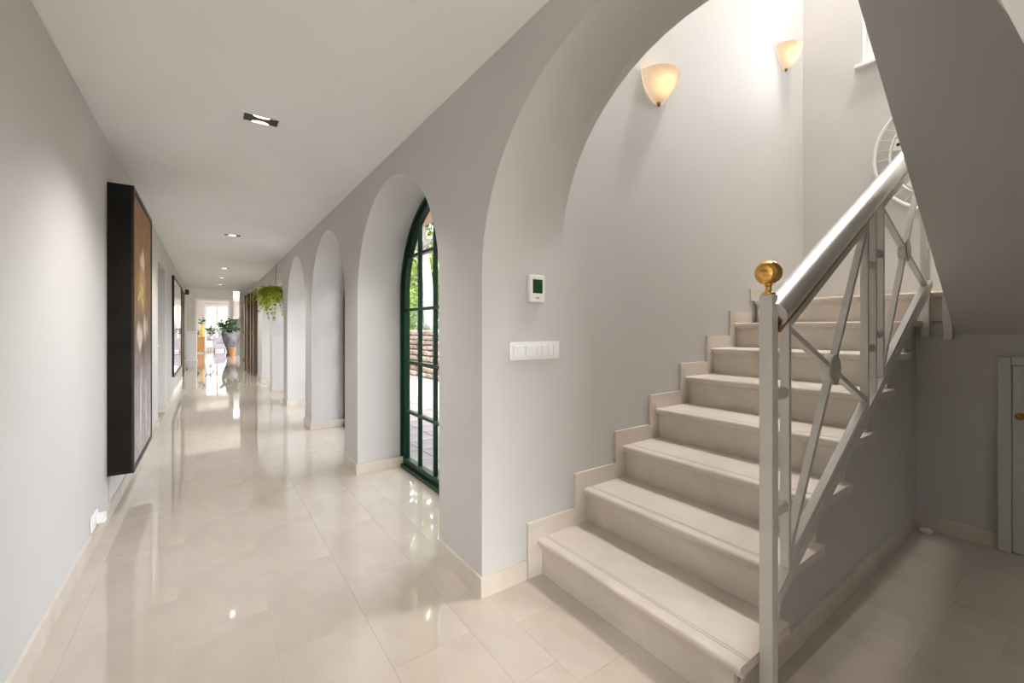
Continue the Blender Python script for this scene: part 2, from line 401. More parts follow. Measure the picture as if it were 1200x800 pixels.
# ------------------------------------------------------------------ stairwell shell
ws = nb(); box(ws, 1.53, XF+0.2, YW, YW+0.2, 0, HS); struct('wall_stairwell', ws, 'wall')
WY0, WY1, WZ0, WZ1 = 0.45, 1.235, 3.52, 4.45
wf = nb(); box(wf, XF, XF+0.25, WY1, YW+0.2, 0, HS); box(wf, XF, XF+0.25, YB-0.2, WY0, 0, HS); box(wf, XF, XF+0.25, WY0, WY1, 0, WZ0); box(wf, XF, XF+0.25, WY0, WY1, WZ1, HS)
struct('wall_far', wf, 'wall')
wc = nb(); box(wc, 1.30, XF+0.25, YB-0.2, YB, 2.463, HS); box(wc, XU, XF+0.25, YB-0.2, YB, 0, 2.463); struct('wall_stairwell_right', wc, 'wall')
# side room added out of view to bring light under the stairs
wc = nb(); box(wc, XU, XU+0.2, -3.2, YB-0.2, 0, H); struct('wall_added_room', wc, 'wall')
wc = nb(); box(wc, 1.53, XU+0.2, -3.4, -3.2, 0, H); struct('wall_added_room_rear', wc, 'wall')
wc = nb(); box(wc, XR+0.03, XU+0.2, -3.4, YB-0.2, H, H+0.25); struct('ceiling_added_room', wc, 'ceiling')
wc = nb(); box(wc, 1.33, 1.53, -3.2, YB, 0, H); struct('wall_added_room_left', wc, 'wall')
cs = nb(); box(cs, 1.03, XF+0.25, YB-0.2, YW+0.2, HS, HS+0.2); struct('ceiling_stairwell', cs, 'ceiling')
wu = nb(); box(wu, 1.30, 1.53, YB, YW, 2.75, HS); struct('wall_gallery', wu, 'wall')
# wall closing the space under the landing, with the cupboard doorway
CA, CB_, CZ = -0.36, 0.318, 1.042
wn = nb(); box(wn, XU, XU+0.12, CB_, YW, 0, 1.28); box(wn, XU, XU+0.12, YB, CA, 0, 1.28); box(wn, XU, XU+0.12, CA, CB_, CZ, 1.28)
struct('wall_under_landing', wn, 'wall')
# stepped wall carrying the open side of the stair
pts = [(1.40, 0.0), (1.40, RISE-0.034)]
for n in range(1, 7):
    pts += [(xr(n+1)+0.004, RISE*n-0.034), (xr(n+1)+0.004, RISE*(n+1)-0.034)]
pts += [(XU, RISE*7-0.034), (XU, 0)]
pts = [p for i, p in enumerate(pts) if i == 0 or p != pts[i-1]]
wk = nb(); prism(wk, pts, 'Y', YS, YS+0.10); struct('wall_stair_side', wk, 'wall')

# ------------------------------------------------------------------ baseboards
BH = 0.092
def bb(name, *boxes):
    b = nb()
    for x in boxes: box(b, *x)
    return struct(name, b, 'base')
T = 0.013
bb('baseboard_left', (XL, XL+T, -3.0, L1a, 0, BH)); bb('baseboard_left', (XL, XL+T, L1b, L2a, 0, BH)); bb('baseboard_left', (XL, XL+T, L2b+0.07, 14.75, 0, BH))
bb('baseboard_left', (XL-0.10, XL+T, L1b-T, L1b, 0, BH))
bb('baseboard_right', (XR-T, XR, -3.0, 0.055, 0, BH))
bb('baseboard_right', (XR-T, XR, 1.689-T, 2.14, 0, BH), (XR, 1.285, YW-T, YW, 0, BH))
for k in range(5):
    far = 2.93+2.0*k+0.79
    nxt = far+0.42 if k < 4 else 12.92
    bb('baseboard_right', (XR-T, XR, far-T, nxt, 0, BH), (XR, 1.43, far-T, far+0.002, 0, BH))
bb('baseboard_right', (XR-T, XR, 14.72, 16.1, 0, BH))
bb('baseboard_stair_side', (1.41, XU, YS-T, YS, 0, BH))
bb('baseboard_under_landing', (XU-T, XU, 0.372, YS, 0, BH))
bb('baseboard_stairwell', (xr(8)-0.09, XF, YW-T, YW, 8*RISE, 8*RISE+BH))
bb('baseboard_far', (XF-T, XF, YB, YW-T, 8*RISE, 8*RISE+BH))

# ------------------------------------------------------------------ staircase
st = thing('staircase', 'cream marble staircase rising from the hall to a landing under grey walls', 'staircase', (1.378, 1.2, 0))
def tread_profile(x0, x1, z):
    """nosing at x0, back at x1, top at z: bullnose, two anti-slip grooves, small lip under the nosing"""
    p = [(x1, z)]
    for gx in (0.062, 0.050):
        p += [(x0+gx+0.004, z), (x0+gx+0.0035, z-0.0025), (x0+gx+0.0005, z-0.0025), (x0+gx, z)]
    r = 0.011
    for i in range(6):
        a = PI/2+PI/2*i/5
        p.append((x0+r+r*math.cos(a), z-r+r*math.sin(a)))
    p += [(x0+0.002, z-0.022), (x0+0.011, z-0.024), (x0+0.011, z-0.036), (x0+0.016, z-0.040), (x0+0.032, z-0.040), (x0+0.032, z-0.034), (x1, z-0.034)]
    return p
YI = YW-0.015
for n in range(1, 9):
    b = nb(); box(b, xr(n), xr(n)+0.02, YS-0.012 if n < 8 else 0.52, YI, RISE*(n-1), RISE*n-0.034); obj('riser', b, 'marble', st)
    if n < 8:
        b = nb(); prism(b, tread_profile(xr(n)-0.032, xr(n+1), RISE*n), 'Y', YE, YI); obj('tread', b, 'marble', st)
b = nb(); prism(b, tread_profile(xr(8)-0.032, XF, RISE*8), 'Y', YB, YI); obj('landing', b, 'marble', st)
for n in range(1, 8):
    xf = 1.289+GO*(n-1)
    b = nb(); box(b, xf, xf+GO-0.0008, YI, YW, RISE*(n-1), RISE*n+BH-0.002); obj('skirting_tile', b, 'marble', st)
# upper flight: sloping slab with steps, its plastered underside shows
SL = 0.7335
def zs(x): return 1.214+SL*(3.642-x)
up = [(3.642, zs(3.642)), (1.54, zs(1.54)), (1.54, 2.78)]
tops = []; x, z = 3.60, 1.472
for i in range(7):
    tops += [(x, z), (x, z+0.184)]; z += 0.184; x -= 0.252
up += tops[::-1]+[(3.642, 1.472)]
b = nb(); prism(b, up, 'Y', YB, 0.54); o = obj('upper_flight', b, 'wall', st); o['label'] = 'sloping grey plastered underside of the upper flight'

# ------------------------------------------------------------------ stair railing
rl = thing('stair_railing', 'grey white metal stair railing with crossed bars, discs and steel handrail', 'railing', (1.482, 0.645, 0))
RY0, RY1 = 0.627, 0.655
def zh(x): return 1.768+0.560*(x-2.36)
def zb(x): return 0.292+0.562*(x-1.43)
b = nb(); box(b, 1.462, 1.502, 0.624, 0.665, 0, 1.352); obj('newel_post', b, 'newel', rl, bev=0.002, seg=1)
fin = [(0.0, 0.0), (0.0205, 0.0), (0.0215, 0.003), (0.0205, 0.006), (0.015, 0.008), (0.0105, 0.012), (0.0090, 0.018), (0.0090, 0.026), (0.0125, 0.030), (0.0125, 0.0325)]
rb, zc = 0.0405, 0.071
for i in range(17):
    a = -PI/2+0.32+(PI-0.32)*i/16
    fin.append((rb*math.cos(a), zc+rb*math.sin(a)))
b = nb(); lathe(b, fin, 1.482, 0.6445, 1.352, 32); o = obj('finial', b, 'brass', rl, smooth=True); o['label'] = 'polished brass ball finial'
# handrail: thick steel tube from newel to the landing post
hx0, hx1 = 1.503, 3.60
b = nb(); tube(b, [(hx0, 0.641, zh(hx0)), (hx1, 0.641, zh(hx1))], 0.044, 24); o = obj('handrail', b, 'chrome', rl, smooth=True); o['label'] = 'polished steel tube handrail'
b = nb(); bar(b, (1.504, zh(1.504)-0.050), (3.57, zh(3.57)-0.050), 0.620, 0.662, 0.020); o = obj('handrail_support', b, 'rail_reflection', rl); o['label'] = 'strip under the handrail, coloured as a brown reflection'
# base rail
b = nb(); bar(b, (1.503, zb(1.503)+0.024), (3.57, zb(3.57)+0.024), RY0-0.002, RY1+0.002, 0.044); obj('base_rail', b, 'rail', rl)
def panel(xa, xb):
    wv = 0.018
    for x in (xa, xb-wv):
        xx = x+wv/2
        b = nb(); prism(b, [(x, zb(x)+0.052), (x+wv, zb(x+wv)+0.052), (x+wv, zh(x+wv)-0.068), (x, zh(x)-0.068)], 'Y', RY0, RY1); obj('stile', b, 'rail', rl)
    ta = lambda x: zh(x)-0.084
    ba = lambda x: zb(x)+0.067
    xi, xj = xa+wv, xb-wv
    b = nb(); bar(b, (xi, ta(xi)), (xj, ta(xj)), RY0, RY1, 0.026); obj('top_rail', b, 'rail', rl)
    b = nb(); bar(b, (xi, ba(xi)), (xj, ba(xj)), RY0, RY1, 0.026); obj('bottom_rail', b, 'rail', rl)
    tl, tr = (xi, ta(xi)-0.022), (xj, ta(xj)-0.022)
    bl, br = (xi, ba(xi)+0.022), (xj, ba(xj)+0.022)
    # crossing point of the diagonals
    def cross(p, q, r, s):
        d1 = (q[0]-p[0], q[1]-p[1]); d2 = (s[0]-r[0], s[1]-r[1]); den = d1[0]*d2[1]-d1[1]*d2[0]
        t = ((r[0]-p[0])*d2[1]-(r[1]-p[1])*d2[0])/den; return (p[0]+t*d1[0], p[1]+t*d1[1])
    c = cross(tl, br, tr, bl)
    for p, q in ((tl, br), (tr, bl)):
        for e in (p, q):
            d = Vector((e[0]-c[0], e[1]-c[1])); s = 0.05/d.length
            b = nb(); bar(b, (c[0]+d.x*s, c[1]+d.y*s), e, RY0+0.002, RY1-0.002, 0.020); obj('diagonal_bar', b, 'rail', rl)
    b = nb(); n = 28
    ring = [(c[0]+0.060*math.cos(2*PI*i/n), c[1]+0.060*math.sin(2*PI*i/n)) for i in range(n)]
    prism(b, ring, 'Y', RY0-0.003, RY1+0.003); dk = obj('disc', b, 'rail', rl, bev=0.003, seg=2)
    b = nb(); ring2 = [(c[0]+0.044*math.cos(2*PI*i/n), c[1]+0.044*math.sin(2*PI*i/n)) for i in range(n)]
    prism(b, ring2, 'Y', RY0-0.006, RY0-0.003); obj('disc_face', b, 'rail', dk)
PA, PB = (1.590, 2.412), (2.618, 3.455)
panel(*PA); panel(*PB)
b = nb(); prism(b, [(2.505, zb(2.505)+0.046), (2.523, zb(2.523)+0.046), (2.523, zh(2.523)-0.060), (2.505, zh(2.505)-0.060)], 'Y', RY0, RY1); obj('middle_bar', b, 'rail', rl)
def spacer(x0, x1, zz):
    b = nb(); n = 16
    ring = [(0.641+0.013*math.cos(2*PI*i/n), zz+0.019*math.sin(2*PI*i/n)) for i in range(n)]
    prism(b, ring, 'X', x0, x1); obj('spacer', b, 'rail', rl)
for (x0, x1) in ((1.502, 1.590), (2.412, 2.505), (2.523, 2.618), (3.455, 3.57)):
    xm = (x0+x1)/2
    lo, hi = zb(xm)+0.05, zh(xm)-0.07
    for f in (0.28, 0.74): spacer(x0, x1, lo+(hi-lo)*f)
b = nb(); box(b, 3.57, 3.610, 0.640, 0.680, 1.188, 2.44); obj('landing_post', b, 'rail', rl, bev=0.002, seg=1)
b = nb(); box(b, 3.57, 3.610, 0.541, 0.581, 1.178, 2.40); o = obj('newel_post', b, 'rail', None, bev=0.002, seg=1)
tag(o, 'square grey white post at the landing edge, at the foot of the upper flight', 'post')

# ------------------------------------------------------------------ arched green windows of the corridor
def arch_frame(bm, x0, x1, c, r_out, r_in, sp, zbot, n=28):
    """arched frame: jambs plus half ring"""
    for s in (-1, 1): box(bm, x0, x1, min(c+s*r_in, c+s*r_out), max(c+s*r_in, c+s*r_out), zbot, sp)
    for i in range(n):
        a0, a1 = PI*i/n, PI*(i+1)/n
        P4 = [(c-r_out*math.cos(a0), sp+r_out*math.sin(a0)), (c-r_out*math.cos(a1), sp+r_out*math.sin(a1)), (c-r_in*math.cos(a1), sp+r_in*math.sin(a1)), (c-r_in*math.cos(a0), sp+r_in*math.sin(a0))]
        prism(bm, P4, 'X', x0, x1)
    bmesh.ops.remove_doubles(bm, verts=bm.verts, dist=1e-5)
for k, c in enumerate(WINS):
    r = 0.811; sp = 1.545
    b = nb(); arch_frame(b, 1.415, 1.495, c, r, r-0.035, sp, 0.0); box(b, 1.405, 1.495, c-r+0.035, c+r-0.035, 0.0, 0.032)
    win = struct('window_%d' % (k+1), b, 'green')
    ri = r-0.036
    b = nb(); arch_frame(b, 1.432, 1.480, c, ri, ri-0.042, sp, 0.033); box(b, 1.432, 1.480, c-ri+0.042, c+ri-0.042, 0.033, 0.085); obj('sash_frame', b, 'green', win)
    rg = ri-0.042
    for y in (c-0.448, c-0.149, c+0.149, c+0.448):
        top = sp+math.sqrt(max(rg**2-(y-c)**2, 0))
        b = nb(); box(b, 1.440, 1.472, y-0.011, y+0.011, 0.085, top); obj('muntin', b, 'green', win)
    HZ = (0.507, 0.948, 1.411, 1.879)
    for z in HZ:
        hw = rg if z < sp else math.sqrt(rg**2-(z-sp)**2)
        b = nb(); box(b, 1.438, 1.474, c-hw, c+hw, z-0.012, z+0.012); obj('glazing_bar', b, 'green', win)
    # panes: one per cell, cut to the arch
    cellY = [-rg, -0.448, -0.149, 0.149, 0.448, rg]; cellZ = [0.085, *HZ, 9.0]
    for i in range(5):
        for j in range(5):
            ya, yb, za, zb_ = cellY[i], cellY[i+1], cellZ[j], cellZ[j+1]
            topf = lambda y: min(zb_, sp+math.sqrt(max(rg**2-y*y, 0)))
            ys = [ya+(yb-ya)*q/5 for q in range(6)]
            up_ = [(c+y, topf(y)) for y in ys]
            if max(p[1] for p in up_) <= za+0.02: continue
            poly = [(c+yb, za), (c+ya, za)]+[(y, max(z, za+0.001)) for y, z in up_]
            b = nb(); bm_v = [b.verts.new((1.456, y, z)) for y, z in poly]
            b.faces.new(bm_v); bmesh.ops.remove_doubles(b, verts=b.verts, dist=1e-4)
            obj('pane', b, 'glass', win)

# ------------------------------------------------------------------ doors of the setting
# recessed door on the left wall
d = nb(); box(d, XL-0.15, XL-0.11, L1a, L1b, 0.0, L1z); door1 = struct('door_1', d, 'door_white')
for z0, z1 in ((0.18, 0.95), (1.08, 1.95)):
    b = nb(); box(b, XL-0.109, XL-0.100, L1a+0.15, L1b-0.15, z0, z1); obj('door_panel', b, 'door_white', door1, bev=0.004, seg=1)
b = nb(); tube(b, [(XL-0.11, L1b-0.09, 1.0), (XL-0.06, L1b-0.09, 1.0), (XL-0.06, L1b-0.20, 1.0)], 0.009, 8); obj('door_handle', b, 'chrome', door1, smooth=True)
# casing and door farther along the left wall
b = nb(); box(b, XL-0.16, XL-0.12, L2a, L2b, 0, L2z); door2 = struct('door_2', b, 'casing')
b = nb(); box(b, XL-0.12, XL+0.02, L2a-0.07, L2a, 0, L2z+0.07); box(b, XL-0.12, XL+0.02, L2b, L2b+0.07, 0, L2z+0.07); box(b, XL-0.12, XL+0.02, L2a, L2b, L2z, L2z+0.07); obj('door_casing', b, 'casing', door2)
# walnut folding door on the right wall: leaves folded out into the corridor
b = nb(); box(b, XR-0.02, XB-0.02, DA-0.06, DA, 0, DZ+0.06); box(b, XR-0.02, XB-0.02, DB, DB+0.06, 0, DZ+0.06); box(b, XR-0.02, XB-0.02, DA, DB, DZ, DZ+0.06); door3 = struct('door_3', b, 'wood_dark')
for (x0, x1, y0, y1) in ((0.95, 1.40, DA+0.02, DA+0.06), (0.91, 1.40, DA+0.35, DA+0.39), (0.86, 1.40, DA+0.85, DA+0.89), (0.84, 1.40, DB-0.06, DB-0.02)):
    b = nb(); box(b, x0, x1, y0, y1, 0.02, DZ-0.02); lf = obj('door_leaf', b, 'wood_dark', door3)
    b = nb(); box(b, x0-0.012, x0, y0-0.004, y1+0.004, 0.02, DZ-0.02); obj('door_edge', b, 'casing', lf)
    for z in (0.35, 1.15, 1.95):
        b = nb(); tube(b, [(x0-0.022, y0-0.01, z-0.05), (x0-0.022, y0-0.01, z+0.05)], 0.014, 8); obj('hinge', b, 'brass_old', lf)
# cupboard door under the landing
b = nb(); FW = 0.052
fr = [(CA-FW, CB_+FW)]
box(b, XU-0.030, XU+0.06, CB_, CB_+FW, 0, CZ+FW-0.006); box(b, XU-0.030, XU+0.06, CA-FW, CA, 0, CZ+FW-0.006); box(b, XU-0.030, XU+0.06, CA, CB_, CZ, CZ+FW-0.006)
door4 = struct('door_4', b, 'door_white', bev=0.004, seg=1)
b = nb(); box(b, XU-0.018, XU+0.02, CA+0.001, CB_-0.0015, 0.004, CZ-0.0015); lf = obj('door_leaf', b, 'door_white', door4, bev=0.003, seg=1)
for z0, z1 in ((0.10, 0.46), (0.54, 0.94)):
    b = nb(); box(b, XU-0.024, XU-0.018, CA+0.09, CB_-0.10, z0, z1); obj('door_panel', b, 'door_white', lf, bev=0.003, seg=1)
b = nb(); lathe(b, [(0, 0), (0.017, 0), (0.017, 0.005), (0.008, 0.008), (0.008, 0.018), (0.019, 0.024), (0.019, 0.032), (0.010, 0.037), (0, 0.037)], 0, 0, 0, 16)
bmesh.ops.transform(b, matrix=Matrix.Translation((XU-0.018, 0.286, 0.765)) @ Matrix.Rotation(-PI/2, 4, 'Y'), verts=b.verts)
obj('door_knob', b, 'brass_old', lf, smooth=True)

# stairwell window, high on the far wall
b = nb(); F = 0.05
box(b, XF+0.10, XF+0.17, WY0, WY0+F, WZ0, WZ1); box(b, XF+0.10, XF+0.17, WY1-F, WY1, WZ0, WZ1); box(b, XF+0.10, XF+0.17, WY0+F, WY1-F, WZ0, WZ0+F); box(b, XF+0.10, XF+0.17, WY0+F, WY1-F, WZ1-F, WZ1)
win = struct('window_6', b, 'white')
b = nb(); box(b, XF+0.11, XF+0.16, 0.82, 0.865, WZ0+F, WZ1-F); obj('mullion', b, 'white', win)
for a, c in ((WY0+F, 0.82), (0.865, WY1-F)):
    b = nb(); quad(b, (XF+0.135, a, WZ0+F), (XF+0.135, c, WZ0+F), (XF+0.135, c, WZ1-F), (XF+0.135, a, WZ1-F)); obj('pane', b, 'glass', win)
b = nb(); box(b, XF-0.045, XF+0.10, WY0-0.05, WY1+0.05, WZ0-0.035, WZ0); o = obj('window_sill', b, 'white', win, bev=0.004, seg=1)
# unseen window frame added behind the camera around the rear light
b = nb(); box(b, -0.46, -0.40, -3.14, -3.06, 0.3, 2.38); box(b, 0.90, 0.96, -3.14, -3.06, 0.3, 2.38); box(b, -0.40, 0.90, -3.14, -3.06, 0.3, 0.36); box(b, -0.40, 0.90, -3.14, -3.06, 2.32, 2.38); box(b, 0.23, 0.27, -3.13, -3.07, 0.36, 2.32)
struct('window_7', b, 'white')

# ------------------------------------------------------------------ large framed picture
PY0, PY1, PZ0, PZ1, PD = 3.767, 4.87, 0.285, 2.195, 0.133
pc = thing('framed_picture', 'tall brown and gold portrait in a deep black box frame on left wall', 'picture', (XL, (PY0+PY1)/2, PZ0))
b = nb(); box(b, XL+0.002, XL+PD-0.012, PY0, PY1, PZ0, PZ1); obj('box_frame', b, 'black', pc)
b = nb(); e = 0.035
box(b, XL+PD-0.012, XL+PD, PY0, PY0+e, PZ0, PZ1); box(b, XL+PD-0.012, XL+PD, PY1-e, PY1, PZ0, PZ1); box(b, XL+PD-0.012, XL+PD, PY0+e, PY1-e, PZ0, PZ0+e); box(b, XL+PD-0.012, XL+PD, PY0+e, PY1-e, PZ1-e, PZ1)
obj('front_moulding', b, 'brown_frame', pc)
b = nb(); box(b, XL+PD-0.0118, XL+PD-0.006, PY0+e, PY1-e, PZ0+e, PZ1-e); o = obj('canvas', b, 'canvas', pc); o['label'] = 'brown gold painted canvas with pale figure'

# wall mirror farther along the left wall
mr_ = thing('wall_mirror', 'large rectangular wall mirror with thin dark frame along the corridor', 'mirror', (XL, 11.0, 0.42))
b = nb(); box(b, XL+0.002, XL+0.022, 9.70, 12.4, 0.42, 2.17); obj('mirror_pane', b, 'mirror', mr_)
b = nb(); f = 0.03
box(b, XL+0.002, XL+0.035, 9.70-f, 9.70, 0.42-f, 2.17+f); box(b, XL+0.002, XL+0.035, 12.4, 12.4+f, 0.42-f, 2.17+f); box(b, XL+0.002, XL+0.035, 9.70, 12.4, 0.42-f, 0.42); box(b, XL+0.002, XL+0.035, 9.70, 12.4, 2.17, 2.17+f)
obj('mirror_frame', b, 'brown_frame', mr_)

# ------------------------------------------------------------------ thermostat, switches, socket
th = thing('thermostat', 'white wall thermostat with small dark green display', 'thermostat', (1.335, YW, 1.37))
b = nb(); box(b, 1.290, 1.388, YW-0.028, YW-0.001, 1.374, 1.512); obj('housing', b, 'plastic', th, bev=0.007, seg=3)
b = nb(); box(b, 1.309, 1.370, YW-0.0295, YW-0.028, 1.420, 1.489); sc = obj('display', b, 'screen', th)
b = nb(); box(b, 1.330, 1.350, YW-0.0295, YW-0.028, 1.392, 1.401); obj('button', b, 'button', th)
sw = thing('switch_plate', 'white four gang light switch plate below the thermostat', 'switch', (1.34, YW, 1.09))
b = nb(); box(b, 1.181, 1.499, YW-0.011, YW-0.001, 1.088, 1.178); obj('plate', b, 'plastic', sw, bev=0.003, seg=2)
for i in range(4):
    x0 = 1.200+i*0.0745
    if i < 2:
        b = nb(); box(b, x0, x0+0.056, YW-0.017, YW-0.011, 1.105, 1.161); obj('rocker', b, 'plastic', sw, bev=0.002, seg=1)
    else:
        for q in (0, 0.029):
            b = nb(); box(b, x0+q, x0+q+0.027, YW-0.017, YW-0.011, 1.105, 1.161); obj('rocker', b, 'plastic', sw, bev=0.002, seg=1)
so = thing('wall_socket', 'white wall socket with plugged adaptor just above the left baseboard', 'socket', (XL, 3.40, 0.10))
b = nb(); box(b, XL+0.001, XL+0.011, 3.285, 3.445, 0.105, 0.190); obj('plate', b, 'plastic', so, bev=0.002, seg=1)
b = nb(); box(b, XL+0.011, XL+0.050, 3.375, 3.425, 0.122, 0.172); obj('plug_adaptor', b, 'plastic', so, bev=0.004, seg=2)
b = nb(); tube(b, [(XL+0.008, 3.80, 0.28), (XL+0.008, 3.80, 0.20), (XL+0.006, 3.79, 0.10)], 0.003, 6); o = obj('picture_cable', b, 'casing')
tag(o, 'thin cable hanging below the black framed picture', 'cable')
b = nb(); lathe(b, [(0, 0), (0.030, 0), (0.032, 0.004), (0.030, 0.016), (0.022, 0.022), (0, 0.023)], 3.575, 0.655, 0, 20); o = obj('door_stop', b, 'plastic', smooth=True)
tag(o, 'small round white door stop on the floor under the stairs', 'door stop')
# motion sensor at the far end
b = nb(); box(b, XL+0.001, XL+0.10, 14.5, 14.6, 2.18, 2.32); o = obj('motion_sensor', b, 'dark', bev=0.02, seg=2)
tag(o, 'small dark motion sensor high on the wall at corridor end', 'sensor')

# ------------------------------------------------------------------ recessed ceiling lights
def downlight(y, label, power=85, xl=0.247):
    t = thing('ceiling_light', label, 'ceiling light', (xl, y, H), 'recessed ceiling lights of the corridor')
    x0, x1, y0, y1 = xl-0.086, xl+0.086, y-0.050, y+0.050
    b = nb(); z0, z1 = H-0.006, H
    e = 0.010
    box(b, x0-e, x0, y0-e, y1+e, z0, z1); box(b, x1, x1+e, y0-e, y1+e, z0, z1); box(b, x0, x1, y0-e, y0, z0, z1); box(b, x0, x1, y1, y1+e, z0, z1); obj('trim', b, 'white', t)
    b = nb(); box(b, x0, x1, y0, y1, H-0.0022, H-0.0002); obj('recess', b, 'dark', t)
    for s in (-1, 1):
        b = nb(); n = 16
        yb_ = y+s*0.050
        ring = [(xl+0.044*math.cos(PI*i/n), yb_-s*0.028*math.sin(PI*i/n)) for i in range(n+1)]
        prism(b, ring, 'Z', H-0.0052, H-0.0024); obj('lamp', b, 'lamp_on', t)
    l = add_light('ceiling_light_beam', 'SPOT', (xl, y, H-0.012), power, (1.0, 0.955, 0.90), target=(xl, y, 0), spot_size=math.radians(126), spot_blend=0.8, shadow_soft_size=0.014)
    l.parent = t; l.location = (0, 0, -0.012)
downlight(2.87, 'recessed twin ceiling light nearest the black framed picture')
downlight(6.60, 'recessed twin ceiling light above the door recess in left wall')
downlight(10.3, 'recessed twin ceiling light beside the hanging fern')
downlight(12.2, 'recessed twin ceiling light just before the walnut folding door')
downlight(14.1, 'recessed twin ceiling light near the corridor end opening')
downlight(-0.86, 'added twin ceiling light out of view in the hall by the stair arch', 22)  # added behind the camera to brighten the foreground
downlight(-1.5, 'added twin ceiling light in the unseen side room by the stairs', 42, 2.5)  # added beyond the frame to lift the dim space under the stairs

# lamp added out of view to light the stairs and stairwell walls
t = thing('added_ceiling_lamp', 'added round opal lamp out of view on the high stairwell ceiling', 'ceiling light', (4.1, 0.70, HS))
b = nb(); lathe(b, [(0, 0), (0.36, 0), (0.36, -0.03), (0, -0.03)], 4.1, 0.70, HS, 32); obj('added_lamp_base', b, 'white', t)
b = nb(); lathe(b, [(0.34, -0.03), (0.30, -0.07), (0.18, -0.10), (0.0, -0.11)], 4.1, 0.70, HS, 32); obj('added_lamp_shade', b, 'lamp_on', t, smooth=True)
l = add_light('added_lamp_light', 'AREA', (4.1, 0.70, HS-0.13), 235, (1.0, 0.975, 0.94), shape='DISK', size=0.6); l.parent = t; l.location = (0, 0, -0.13)

# ------------------------------------------------------------------ alabaster wall sconces
def sconce(x, z, label, sc=1.0):
    t = thing('wall_sconce', label, 'wall lamp', (x, YW, z), 'alabaster sconces of the stairwell')
    hw, hgt, dep = 0.147*sc, 0.178*sc, 0.140*sc
    b = nb(); nu, nv = 16, 14; rows = []
    for j in range(nv+1):
        f = j/nv                      # 0 tip .. 1 rim
        k = math.sin(f*PI/2)**0.72
        row = []
        for i in range(nu+1):
            a = PI*i/nu
            row.append(b.verts.new((x-hw*k*math.cos(a), YW-0.003-max(dep*(0.10+0.90*k)*math.sin(a), 0)*(0.25+0.75*f**0.5), z+hgt*(f**1.12))))
        rows.append(row)
    for A, B in zip(rows[:-1], rows[1:]):
        for i in range(nu): b.faces.new((A[i], A[i+1], B[i+1], B[i]))
    bmesh.ops.solidify(b, geom=list(b.faces), thickness=0.006)
    o = obj('shade', b, 'alabaster', t, smooth=True); o['label'] = 'glowing veined alabaster half shade'
    b = nb(); lathe(b, [(0, -0.014), (0.008, -0.012), (0.013, -0.002), (0.013, 0.008), (0.006, 0.016), (0, 0.018)], x, YW-0.020, z-0.004, 12); obj('finial', b, 'brass_old', t, smooth=True)
    l = add_light('sconce_bulb', 'POINT', (x, YW-0.075*sc, z+hgt*0.78), 0.45, (1.0, 0.72, 0.40), shadow_soft_size=0.03); l.parent = t; l.location = (0, -0.075*sc, hgt*0.78)
sconce(2.335, 2.675, 'larger alabaster sconce on stairwell wall, above the lower steps')
sconce(4.175, 3.545, 'alabaster sconce beside the stairwell corner, higher on the wall')

# ------------------------------------------------------------------ round wire wall ornament
orn = thing('wall_ornament', 'large round white wire wall ornament above the landing', 'wall decoration', (XF, 0.645, 2.13))
oc, oz, orr, ox = 0.645, 2.64, 0.505, XF-0.035
def circ(r, n=64, dx=0): return [(ox+dx, oc+r*math.cos(2*PI*i/n), oz+r*math.sin(2*PI*i/n)) for i in range(n)]
b = nb(); tube(b, circ(orr), 0.014, 8, True); obj('outer_ring', b, 'white', orn, smooth=True)
b = nb(); tube(b, circ(0.405), 0.008, 8, True); obj('inner_ring', b, 'white', orn, smooth=True)
b = nb(); tube(b, circ(0.10, 32), 0.007, 8, True); obj('hub_ring', b, 'white', orn, smooth=True)
for i in range(36):
    a = 2*PI*i/36
    b = nb(); tube(b, [(ox, oc+0.405*math.cos(a), oz+0.405*math.sin(a)), (ox, oc+orr*math.cos(a), oz+orr*math.sin(a))], 0.0028, 5); obj('wire', b, 'white', orn)
for i in range(12):
    a = 2*PI*(i+0.5)/12
    b = nb(); cy, cz = oc+0.345*math.cos(a), oz+0.345*math.sin(a)
    box(b, -0.006, 0.006, -0.045, 0.045, -0.045, 0.045)
    bmesh.ops.transform(b, matrix=Matrix.Translation((ox, cy, cz)) @ Matrix.Rotation(a, 4, 'X'), verts=b.verts); pl_ = obj('ornament_plate', b, 'white', orn, bev=0.004, seg=1)
    for q in (-0.016, 0.018):
        b = nb(); lathe(b, [(0, 0), (0.013, 0), (0.013, 0.003), (0, 0.003)], 0, 0, 0, 10)
        bmesh.ops.transform(b, matrix=Matrix.Translation((ox-0.006, cy+q*math.cos(a), cz+q*math.sin(a))) @ Matrix.Rotation(-PI/2, 4, 'Y'), verts=b.verts); obj('dark_stud', b, 'brown_frame', pl_)
    b = nb(); tube(b, [(ox, oc+0.10*math.cos(a), oz+0.10*math.sin(a)), (ox, oc+0.30*math.cos(a), oz+0.30*math.sin(a))], 0.004, 5); obj('spoke', b, 'white', orn)
b = nb(); box(b, ox, XF-0.001, oc-0.012, oc+0.012, oz+orr-0.015, oz+orr+0.005); obj('hanger', b, 'white', orn)

